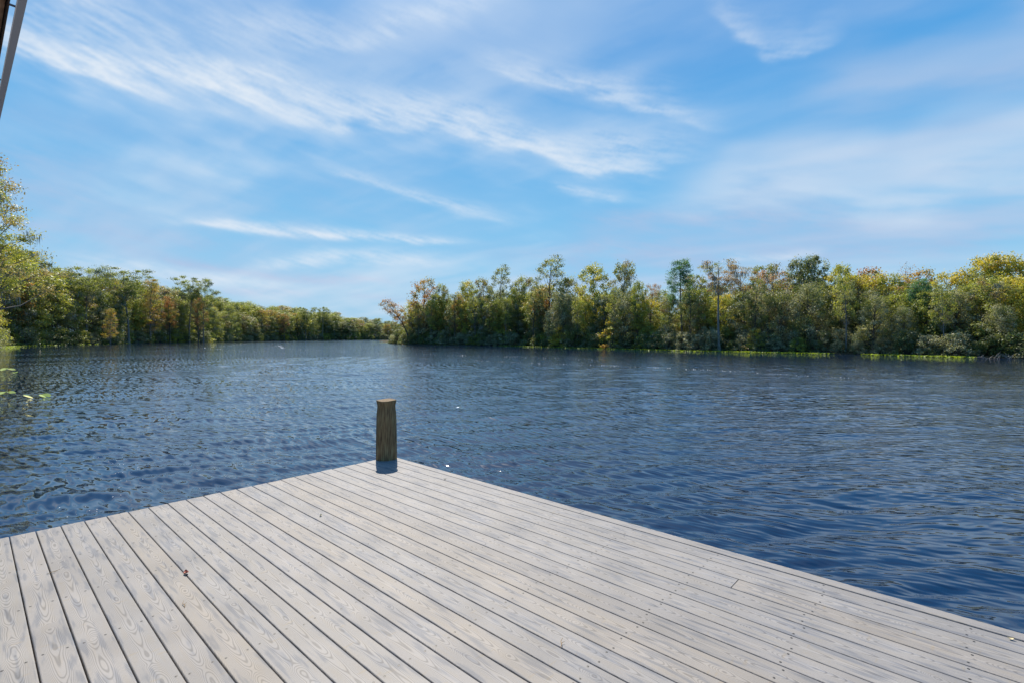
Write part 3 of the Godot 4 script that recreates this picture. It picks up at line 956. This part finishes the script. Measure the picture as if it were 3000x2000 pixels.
# a board with rounded long edges: local x across, -z along; uv in metres of the grain sheet
func board_mesh(v0: float, v1: float, v0b: float, v1b: float, u0: float, u1: float, seed_: int) -> ArrayMesh:
	var r := RandomNumberGenerator.new()
	r.seed = seed_
	var off := r.randf() * 4.0
	var row := r.randi() % GN
	var flip := r.randf() < 0.5
	var rd := 0.006
	var th := 0.025
	var prof := [[0.0, -th], [0.0, -rd], [0.0015, -0.0015], [rd, 0.0], [-rd, 0.0], [-0.0015, -0.0015], [-0.0001, -rd], [-0.0001, -th]]
	var v := PackedVector3Array()
	var n := PackedVector3Array()
	var uv := PackedVector2Array()
	var idx := PackedInt32Array()
	var nrm := [Vector3(-1, 0, 0), Vector3(-0.95, 0.3, 0), Vector3(-0.7, 0.7, 0), Vector3(0, 1, 0), Vector3(0, 1, 0), Vector3(0.7, 0.7, 0), Vector3(0.95, 0.3, 0), Vector3(1, 0, 0)]
	for e in 2:
		var u := u0 if e == 0 else u1
		var a := v0 if e == 0 else v0b
		var b := v1 if e == 0 else v1b
		for i in prof.size():
			var px: float = (a + prof[i][0]) if i < 4 else (b + prof[i][0])
			v.append(Vector3(px, prof[i][1], -u))
			n.append(nrm[i].normalized())
			var across := clampf((px - a) / 0.139, 0.02, 0.98)
			if flip: across = 1.0 - across
			uv.append(Vector2((u + off) / 4.0, (row + across) / GN))
	var k := prof.size()
	for i in k - 1:
		idx.append_array(PackedInt32Array([i, i + k, i + 1, i + 1, i + k, i + k + 1]))
	# ends and underside
	for e in 2:
		var b0 := v.size()
		for i in k:
			v.append(v[e * k + i])
			n.append(Vector3(0, 0, 1 if e == 0 else -1))
			uv.append(uv[e * k + i])
		for i in range(1, k - 1):
			idx.append_array(PackedInt32Array([b0, b0 + i, b0 + i + 1] if e == 0 else [b0, b0 + i + 1, b0 + i]))
	return mesh_of(v, idx, n, uv)

func box_mesh(s: Vector3) -> BoxMesh:
	var b := BoxMesh.new()
	b.size = s
	return b

func build_dock() -> void:
	M.deck = grain_material()
	var tones := [M.deck]
	for c in [srgb(0.95, 0.96, 0.98), srgb(1.0, 0.97, 0.93), srgb(0.91, 0.90, 0.89), srgb(0.98, 0.98, 0.99)]:
		var m: StandardMaterial3D = M.deck.duplicate()
		m.albedo_color = c
		tones.append(m)
	var dock := thing("dock", Vector3(0, DECK_Y, 0), "pale grey composite plank dock with dark gaps between its boards", "dock")
	dock.rotation.y = YAW
	# edge board, a little askew so that its gap widens
	part("edge_plank", board_mesh(V_GAP + 0.022, V_OUT, V_GAP + 0.0055, V_OUT, U_BACK, 2.408, 900), M.deck, dock)
	part("edge_plank", board_mesh(V_GAP + 0.0055, V_OUT, V_GAP + 0.003, V_OUT, 2.411, U_END, 901), M.deck, dock)
	var r := RandomNumberGenerator.new()
	r.seed = 9
	var screws := PackedVector3Array()
	var joist_u := []
	for k in 14: joist_u.append(-3.3 + k * 0.645 + 0.04)
	for k in 48:
		var hi := V_GAP - k * PITCH - 0.0019 - r.randf_range(0.0, 0.001)
		var low := V_GAP - (k + 1) * PITCH + 0.0019 + r.randf_range(0.0, 0.001)
		var end := U_END + r.randf_range(-0.007, 0.006)
		if k == 2:
			part("plank", board_mesh(low, hi, low, hi, U_BACK, 1.018, 50 + k), tones[r.randi() % 5], dock)
			part("plank", board_mesh(low, hi, low, hi, 1.023, end, 150 + k), tones[r.randi() % 5], dock)
		else:
			part("plank", board_mesh(low, hi, low, hi, U_BACK, end, 50 + k), tones[r.randi() % 5], dock)
		for ju in joist_u:
			for q in [0.026, 0.114]:
				screws.append(Vector3(low + q + r.randf_range(-0.006, 0.006), 0.0, -(ju + r.randf_range(-0.02, 0.02))))
	var sv := PackedVector3Array()
	var si := PackedInt32Array()
	for p in screws:
		var o := sv.size()
		sv.append(p + Vector3(0, 0.0012, 0))
		for i in 7: sv.append(p + Vector3(cos(i * TAU / 7) * 0.006, 0.0006, sin(i * TAU / 7) * 0.006))
		for i in 7: si.append_array(PackedInt32Array([o, o + 1 + i, o + 1 + (i + 1) % 7]))
	var s := part("deck_screws", mesh_of(sv, si), mat(srgb(0.02, 0.018, 0.016), 0.5), dock)
	s.set_meta("kind", "stuff")
	# structure below
	var vm := (V_OUT - 3.35) * 0.5
	var wide := V_OUT + 3.35
	for ju in joist_u:
		var j := part("joist", box_mesh(Vector3(wide - 0.16, 0.18, 0.04)), M.joist, dock)
		j.position = Vector3(vm, -0.119, -ju)
	for vv in [V_OUT - 0.045, -3.30]:
		var j := part("rim_joist", box_mesh(Vector3(0.04, 0.185, U_END - U_BACK - 0.06)), M.joist, dock)
		j.position = Vector3(vv, -0.121, -(U_END + U_BACK) * 0.5)
	for uu in [U_END - 0.05, U_BACK + 0.05]:
		var j := part("rim_joist", box_mesh(Vector3(wide - 0.3, 0.185, 0.04)), M.joist, dock)
		j.position = Vector3(vm, -0.121, -uu)
	for q in [[0.2, 4.9], [-3.0, 4.9], [3.3, 0.6], [0.2, 0.6], [-3.0, 0.6], [3.3, -3.0], [0.2, -3.0], [-3.0, -3.0]]:
		var pv := PackedVector3Array()
		var pn := PackedVector3Array()
		var pi := PackedInt32Array()
		add_tube(pv, pn, pi, [Vector3(0, -3.0, 0), Vector3(0, -0.21, 0)], [0.12, 0.115], 14)
		var j := part("support_pile", mesh_of(pv, pi, pn), M.pile, dock)
		j.position = Vector3(q[0], 0, -q[1])

func dock_point(u: float, v: float) -> Vector3:
	return Vector3(0, DECK_Y, 0) + Basis(Vector3.UP, YAW) * Vector3(v, 0, -u)

func build_piling() -> void:
	var at := dock_point(5.238, 3.464)
	var o := thing("mooring_piling", Vector3(at.x, 0.0, at.z), "round weathered brown wooden piling rising through the dock corner", "piling")
	var prof := [[-3.0, 0.125], [0.2, 0.124], [0.9, 0.1225], [1.05, 0.1235], [1.2, 0.1235], [1.3, 0.1225], [1.4, 0.121], [1.46, 0.119], [1.51, 0.1125], [1.55, 0.110], [1.58, 0.1155], [1.612, 0.1245], [1.622, 0.1235]]
	var nn := fnl(61, 1.0, 3)
	var sides := 72
	var v := PackedVector3Array()
	var uv := PackedVector2Array()
	var idx := PackedInt32Array()
	for i in prof.size():
		for s in sides + 1:
			var f := TAU * (s % sides) / sides
			var rough: float = nn.get_noise_3d(cos(f) * 3.2, prof[i][0] * 0.5, sin(f) * 3.2) * 0.0022 + nn.get_noise_3d(cos(f) * 14.0, prof[i][0] * 0.7, sin(f) * 14.0) * 0.0016
			var wav := 0.004 * sin(f * 2.0 + prof[i][0] * 3.0)
			var rr: float = prof[i][1] + rough + wav
			v.append(Vector3(cos(f) * rr, prof[i][0] + (0.004 * sin(f * 3.0) if i > 10 else 0.0), sin(f) * rr))
			uv.append(Vector2(float(s) / sides * 0.77, prof[i][0]))
	var w := sides + 1
	for i in prof.size() - 1:
		for s in sides:
			var p := i * w + s
			idx.append_array(PackedInt32Array([p, p + w, p + 1, p + 1, p + w, p + w + 1]))
	var st := SurfaceTool.new()
	st.begin(Mesh.PRIMITIVE_TRIANGLES)
	st.set_smooth_group(0)
	for i in idx.size():
		st.set_uv(uv[idx[i]])
		st.add_vertex(v[idx[i]])
	st.index()
	st.generate_normals()
	part("shaft", st.commit(), M.pile, o)
	var cv := PackedVector3Array([Vector3(0, 1.622, 0)])
	var cuv := PackedVector2Array([Vector2(0.5, 0.5)])
	var ci := PackedInt32Array()
	for s in sides:
		var p := v[(prof.size() - 1) * w + s]
		cv.append(p)
		cuv.append(Vector2(0.5 + p.x * 3.6, 0.5 + p.z * 3.6))
		ci.append_array(PackedInt32Array([0, 1 + s, 1 + (s + 1) % sides]))
	var top := part("cut_top", mesh_of(cv, ci, null, cuv), M.cut, o)
	top.set_meta("label", "pale tan sawn top of the piling")

func build_roof() -> void:
	# metal-edged roof over the boathouse end of the dock; its eave passes just above and ahead of the eye
	var p0 := Vector3(0, CAM_H + 1.6, 0) + Basis(Vector3.UP, YAW) * Vector3(0.208, 0, -3.30)
	var p1 := Vector3(0, CAM_H + 1.6, 0) + Basis(Vector3.UP, YAW) * Vector3(0.182, 0, -5.10)
	var d := (p1 - p0).normalized()
	var o := thing("boathouse_roof", p0, "corner of a metal-edged roof with brown wooden underside above the dock", "roof")
	o.rotation.y = atan2(-d.x, -d.z)
	# local -z runs along the eave, local -x goes in under the roof
	var long := 10.0
	var mid := 1.8
	var a := part("drip_edge", box_mesh(Vector3(0.030, 0.004, long)), M.zinc, o)
	a.position = Vector3(-0.015, 0.002, mid)
	a = part("drip_edge_face", box_mesh(Vector3(0.003, 0.09, long)), M.zinc, o)
	a.position = Vector3(-0.0015, 0.0495, mid)
	a = part("flashing_lip", box_mesh(Vector3(0.0035, 0.006, long)), M.bright, o)
	a.position = Vector3(-0.0318, 0.001, mid)
	for k in 9:
		a = part("gutter_hanger", box_mesh(Vector3(0.05, 0.003, 0.02)), M.zinc, o)
		a.position = Vector3(-0.028, 0.085, mid - long * 0.5 + 0.7 + k * 1.1)
	a = part("fascia_board", box_mesh(Vector3(0.006, 0.10, long)), M.darkwood, o)
	a.position = Vector3(-0.0555, 0.062, mid)
	for k in 26:
		var b := part("soffit_board", box_mesh(Vector3(0.138, 0.018, long)), M.soffit, o)
		b.position = Vector3(-0.130 - k * 0.142, 0.075 + 0.02 * k, mid)
		b.rotation.z = -0.14
	for k in 11:
		var b := part("rafter", box_mesh(Vector3(3.4, 0.08, 0.04)), M.darkwood, o)
		b.position = Vector3(-1.8, 0.245, mid - long * 0.5 + 0.1 + k * 0.97)
		b.rotation.z = -0.14
	var sh := part("roof_sheet", box_mesh(Vector3(3.9, 0.006, long + 0.1)), M.zinc, o)
	sh.position = Vector3(-1.985, 0.392, mid)
	sh.rotation.z = -0.14
	for q in [[-0.45, -1.15], [-3.4, -1.15], [-3.4, 6.2]]:
		var post := part("post", box_mesh(Vector3(0.1, 3.3, 0.1)), M.darkwood, o)
		post.position = Vector3(q[0], -1.42, q[1])

func build_debris() -> void:
	# fallen leaf: a small curled red-brown blade
	var v := PackedVector3Array()
	var idx := PackedInt32Array()
	for i in 7:
		var t := i / 6.0
		var w := 0.014 * sin(PI * clampf(t * 0.95 + 0.04, 0.0, 1.0))
		var y := 0.004 + 0.012 * pow(t * 2.0 - 1.0, 2.0)
		for s in [-1.0, 0.0, 1.0]:
			v.append(Vector3(s * w, y + absf(s) * 0.006, (t - 0.5) * 0.045))
	for i in 6:
		for s in 2:
			var a := i * 3 + s
			idx.append_array(PackedInt32Array([a, a + 3, a + 1, a + 1, a + 3, a + 4]))
	var leaf := mesh_of(v, idx)
	var red := mat(srgb(0.36, 0.10, 0.06), 0.5)
	red.cull_mode = BaseMaterial3D.CULL_DISABLED
	var cream := mat(srgb(0.55, 0.46, 0.26), 0.5)
	for a in [[540, 1684, 0.7, red, "fallen_leaf", "small red curled leaf lying by a gap between the planks", "leaf", 1.0], [937, 1513, 0.2, cream, "fallen_petal", "tiny cream flake lying on a plank", "leaf", 0.7], [2972, 1879, 1.1, cream, "fallen_petal", "pale yellow leaf flake on the plank next to the edge board", "leaf", 0.6], [1303, 1405, 1.9, mat(srgb(0.06, 0.09, 0.02), 0.6), "fallen_leaf", "tiny dark green leaf bit on a plank near the piling", "leaf", 0.6]]:
		var z: float = (CAM_H - DECK_Y) * FPX / (a[1] - HOR)
		var p := at_px(a[0], z)
		p.y = DECK_Y + 0.001
		var o := part(a[4], leaf, a[3], self)
		o.position = p
		o.rotation.y = a[2]
		o.scale = Vector3.ONE * a[7]
		tag(o, a[5], a[6])
	for a in [[148, 1680, 0.9, "tiny tan twig caught across a plank gap"], [532, 1778, 2.3, "thin brown twig standing in a plank gap"], [1645, 1893, 1.4, "short tan twig lying along a plank gap"]]:
		var z: float = (CAM_H - DECK_Y) * FPX / (a[1] - HOR)
		var p := at_px(a[0], z)
		p.y = DECK_Y + 0.002
		var tv := PackedVector3Array()
		var tn := PackedVector3Array()
		var ti := PackedInt32Array()
		add_tube(tv, tn, ti, [Vector3(-0.03, 0.001, 0), Vector3(-0.008, 0.006, 0.004), Vector3(0.016, 0.004, -0.003), Vector3(0.035, 0.012, 0.006)], [0.0012, 0.0018, 0.0016, 0.0008], 6)
		add_tube(tv, tn, ti, [Vector3(0.0, 0.005, 0), Vector3(0.012, 0.008, 0.016)], [0.0014, 0.0008], 6)
		var o := part("twig", mesh_of(tv, ti, tn), mat(srgb(0.26, 0.17, 0.08), 0.8), self)
		o.position = p
		o.rotation.y = a[2]
		tag(o, a[3], "twig")

func build_driftwood() -> void:
	var z := point_z(2955.0) - 0.4
	var o := thing("driftwood", at_px(2955, z), "pale grey bare driftwood branches tangled at the water's edge", "driftwood")
	var r := RandomNumberGenerator.new()
	r.seed = 31
	for k in 16:
		var v := PackedVector3Array()
		var n := PackedVector3Array()
		var idx := PackedInt32Array()
		var p := Vector3(r.randf_range(-2.6, 2.2), -0.1, r.randf_range(-0.5, 0.6))
		var d := Vector3(r.randf_range(-1.0, 1.0), r.randf_range(0.05, 0.4), r.randf_range(-0.3, 0.3)).normalized()
		var l := r.randf_range(0.5, 1.3)
		var q := p + d * l * 0.5 + Vector3(0, r.randf_range(-0.1, 0.15), 0)
		var e := p + d * l + Vector3(r.randf_range(-0.3, 0.3), 0, 0)
		add_tube(v, n, idx, [p, q, e], [0.04, 0.03, 0.01], 6)
		add_tube(v, n, idx, [q, q + Vector3(r.randf_range(-0.5, 0.5), r.randf_range(0.1, 0.5), r.randf_range(-0.2, 0.2))], [0.03, 0.008], 5)
		part("branch", mesh_of(v, idx, n), M.drift, o)

func foam(called: String, lines: Array, label: String) -> void:  # scatters white lumps
	var where := []
	for l in lines:
		for i in l.size() - 1:
			var p: Array = l[i]
			var q: Array = l[i + 1]
			var za: float = CAM_H * FPX / (p[1] - HOR)
			var zb: float = CAM_H * FPX / (q[1] - HOR)
			var a := at_px(p[0], za)
			var b := at_px(q[0], zb)
			var k := int(a.distance_to(b) * p[2])
			for j in k:
				var c := a.lerp(b, rng.randf()) + Vector3(rng.randfn() * p[3], 0, rng.randfn() * p[3])
				where.append([c, p[4]])
	var v := PackedVector3Array([Vector3(0, 1, 0)])
	var idx := PackedInt32Array()
	for i in 8: v.append(Vector3(cos(i * TAU / 8) * (1.0 + 0.3 * sin(i * 2.3)), -0.3, sin(i * TAU / 8) * (1.0 + 0.3 * cos(i * 1.7))))
	for i in 8: idx.append_array(PackedInt32Array([0, 1 + i, 1 + (i + 1) % 8]))
	var mm := MultiMesh.new()
	mm.transform_format = MultiMesh.TRANSFORM_3D
	mm.mesh = mesh_of(v, idx)
	mm.instance_count = where.size()
	for i in where.size():
		var s: float = where[i][1] * rng.randf_range(0.5, 1.4)
		mm.set_instance_transform(i, Transform3D(Basis(Vector3.UP, rng.randf() * TAU).scaled(Vector3(s, s * 0.35, s)), where[i][0] + Vector3(0, 0.02, 0)))
	var o := MultiMeshInstance3D.new()
	o.name = numbered(called)
	o.multimesh = mm
	o.material_override = M.foam
	add_child(o)
	tag(o, label, "foam", "", "stuff")

func make_materials() -> void:
	var leaf := mat(Color.WHITE, 0.48, 0.5)
	leaf.vertex_color_use_as_albedo = true
	leaf.cull_mode = BaseMaterial3D.CULL_DISABLED
	leaf.backlight_enabled = true
	leaf.backlight = Color(1.0, 0.98, 0.72)
	M.leaf = leaf
	var pad := leaf.duplicate()
	pad.roughness = 0.55
	M.pad = pad
	var ps := leaf.duplicate()
	ps.vertex_color_use_as_albedo = false
	ps.albedo_color = srgb(0.32, 0.5, 0.06)
	ps.roughness = 0.6
	M.pad_single = ps
	M.stem = mat(srgb(0.05, 0.08, 0.02), 0.6)
	var moss := mat(Color.WHITE, 0.95, 0.2)
	moss.vertex_color_use_as_albedo = true
	moss.cull_mode = BaseMaterial3D.CULL_DISABLED
	M.moss = moss
	var spec := {"bark": [0.06, 0.05, 0.04, 0.13], "grey_bark": [0.13, 0.12, 0.11, 0.25], "pine_bark": [0.09, 0.06, 0.045, 0.17]}
	for k in spec:
		var s: Array = spec[k]
		var b := mat(Color.WHITE, 0.9, 0.25)
		b.albedo_texture = noise_tex(70, 0.03, srgb(s[0], s[1], s[2]), srgb(s[3], s[3] * 0.93, s[3] * 0.85))
		b.uv1_triplanar = true
		b.uv1_scale = Vector3(0.9, 0.16, 0.9)
		M[k] = b
	var soil := mat(Color.WHITE, 0.95, 0.2)
	soil.albedo_texture = noise_tex(71, 0.02, srgb(0.03, 0.028, 0.016), srgb(0.10, 0.08, 0.045))
	soil.uv1_triplanar = true
	soil.uv1_world_triplanar = true
	soil.uv1_scale = Vector3.ONE * 0.25
	M.soil = soil
	var pile := mat(Color.WHITE, 0.85, 0.3)
	var pt := NoiseTexture2D.new()
	pt.width = 512
	pt.height = 512
	pt.seamless = true
	pt.noise = fnl(72, 0.02, 5)
	var g := Gradient.new()
	g.offsets = PackedFloat32Array([0.0, 0.32, 0.5, 0.66, 1.0])
	g.colors = PackedColorArray([srgb(0.05, 0.027, 0.013), srgb(0.15, 0.085, 0.042), srgb(0.235, 0.14, 0.068), srgb(0.25, 0.165, 0.075), srgb(0.36, 0.25, 0.14)])
	pt.color_ramp = g
	pile.albedo_texture = pt
	pile.heightmap_enabled = true
	pile.heightmap_texture = pt
	pile.heightmap_scale = 0.2
	pile.uv1_scale = Vector3(5.2, 0.42, 1.0)
	M.pile = pile
	var cut := mat(Color.WHITE, 0.85, 0.3)
	cut.albedo_texture = noise_tex(73, 0.03, srgb(0.10, 0.07, 0.04), srgb(0.27, 0.20, 0.125))
	M.cut = cut
	M.drift = mat(srgb(0.24, 0.21, 0.19), 0.9)
	M.joist = mat(srgb(0.09, 0.07, 0.045), 0.9)
	M.darkwood = mat(srgb(0.05, 0.03, 0.02), 0.85)
	var sf := mat(Color.WHITE, 0.85)
	sf.albedo_texture = noise_tex(74, 0.02, srgb(0.16, 0.08, 0.04), srgb(0.50, 0.32, 0.19))
	sf.uv1_triplanar = true
	sf.uv1_scale = Vector3(6.0, 6.0, 1.2)
	M.soffit = sf
	var zinc := mat(srgb(0.34, 0.36, 0.39), 0.5)
	zinc.metallic = 0.35
	M.zinc = zinc
	M.bright = mat(srgb(0.72, 0.75, 0.78), 0.35)
	M.foam = mat(srgb(0.8, 0.82, 0.84), 0.7)  # white of the bubbles and of the painted wake glints

# ------------------------------------------------------------------ scene
func _ready() -> void:
	rng.seed = 2024
	# camera
	var cam := Camera3D.new()
	cam.name = "camera"
	cam.fov = 68.96
	cam.near = 0.05
	cam.far = 6000.0
	cam.position = Vector3(0, CAM_H, 0)
	cam.rotation_degrees = Vector3(-0.59, 0, 0)
	add_child(cam)
	# sun: read from the piling's shadow
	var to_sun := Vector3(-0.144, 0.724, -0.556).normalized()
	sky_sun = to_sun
	var env := Environment.new()
	env.tonemap_mode = Environment.TONE_MAPPER_LINEAR
	env.tonemap_exposure = 1.5
	env.background_energy_multiplier = 0.667
	env.background_mode = Environment.BG_SKY
	var sky := Sky.new()
	var pano := PanoramaSkyMaterial.new()
	var t0 := Time.get_ticks_msec()
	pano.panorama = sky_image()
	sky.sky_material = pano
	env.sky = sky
	env.sdfgi_enabled = true
	env.ssao_enabled = true
	env.ssil_enabled = true
	var we := WorldEnvironment.new()
	we.name = "environment"
	we.environment = env
	add_child(we)
	var sun := DirectionalLight3D.new()
	sun.name = "sun"
	sun.light_energy = 1.6
	sun.light_color = Color(1.0, 0.96, 0.9)
	sun.light_angular_distance = 0.5
	sun.shadow_enabled = true
	add_child(sun)
	sun.look_at_from_position(to_sun * 50.0, Vector3.ZERO, Vector3.UP)
	print("sky ", Time.get_ticks_msec() - t0)
	make_materials()
	build_water()
	print("water ", Time.get_ticks_msec() - t0)
	land("point_ground", POINT_SHORE, -1.0, "dark leaf-littered ground of the wooded point")
	land("bank_ground", LONG_SHORE, -1.0, "dark leaf-littered ground of the long bank")
	build_dock()
	print("dock ", Time.get_ticks_msec() - t0)
	build_piling()
	build_roof()
	make_prototypes()
	print("protos ", Time.get_ticks_msec() - t0)
	build_point_woods()
	build_long_woods()
	build_lilies()
	build_debris()
	build_driftwood()
	# white lumps painting bright sky reflected on boat wake crests: [px, py, per metre, scatter, size]
	foam("painted_wake_glints", [
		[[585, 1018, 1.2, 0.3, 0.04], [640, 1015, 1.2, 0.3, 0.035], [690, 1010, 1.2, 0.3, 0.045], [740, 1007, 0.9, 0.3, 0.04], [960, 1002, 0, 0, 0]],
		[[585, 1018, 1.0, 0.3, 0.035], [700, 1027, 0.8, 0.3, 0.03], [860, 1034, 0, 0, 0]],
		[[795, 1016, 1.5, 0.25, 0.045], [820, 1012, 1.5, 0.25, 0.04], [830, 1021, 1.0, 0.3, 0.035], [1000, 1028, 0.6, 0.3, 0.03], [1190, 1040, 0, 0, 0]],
	], "broken white lines painting sky reflections on boat wake crests far up the river")
	foam("painted_wake_glints", [  # white lumps standing in for sun glints on the wake crests
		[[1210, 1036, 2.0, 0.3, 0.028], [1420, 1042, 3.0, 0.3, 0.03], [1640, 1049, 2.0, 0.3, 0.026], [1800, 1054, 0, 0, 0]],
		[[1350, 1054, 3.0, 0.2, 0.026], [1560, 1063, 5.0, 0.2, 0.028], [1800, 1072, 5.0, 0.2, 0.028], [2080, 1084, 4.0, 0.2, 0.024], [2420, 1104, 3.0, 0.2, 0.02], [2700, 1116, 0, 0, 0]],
	], "thin white lines painting sun glints across the river before the woods opposite the dock")
	foam("bubble_foam", [
		[[255, 1342, 14.0, 0.12, 0.006], [300, 1340, 10.0, 0.12, 0.006], [370, 1385, 8.0, 0.2, 0.006], [300, 1440, 10.0, 0.2, 0.006], [250, 1500, 10.0, 0.15, 0.006], [215, 1525, 0, 0, 0]],
	], "scattered white bubbles floating beside the dock edge")
	print("all ", Time.get_ticks_msec() - t0)
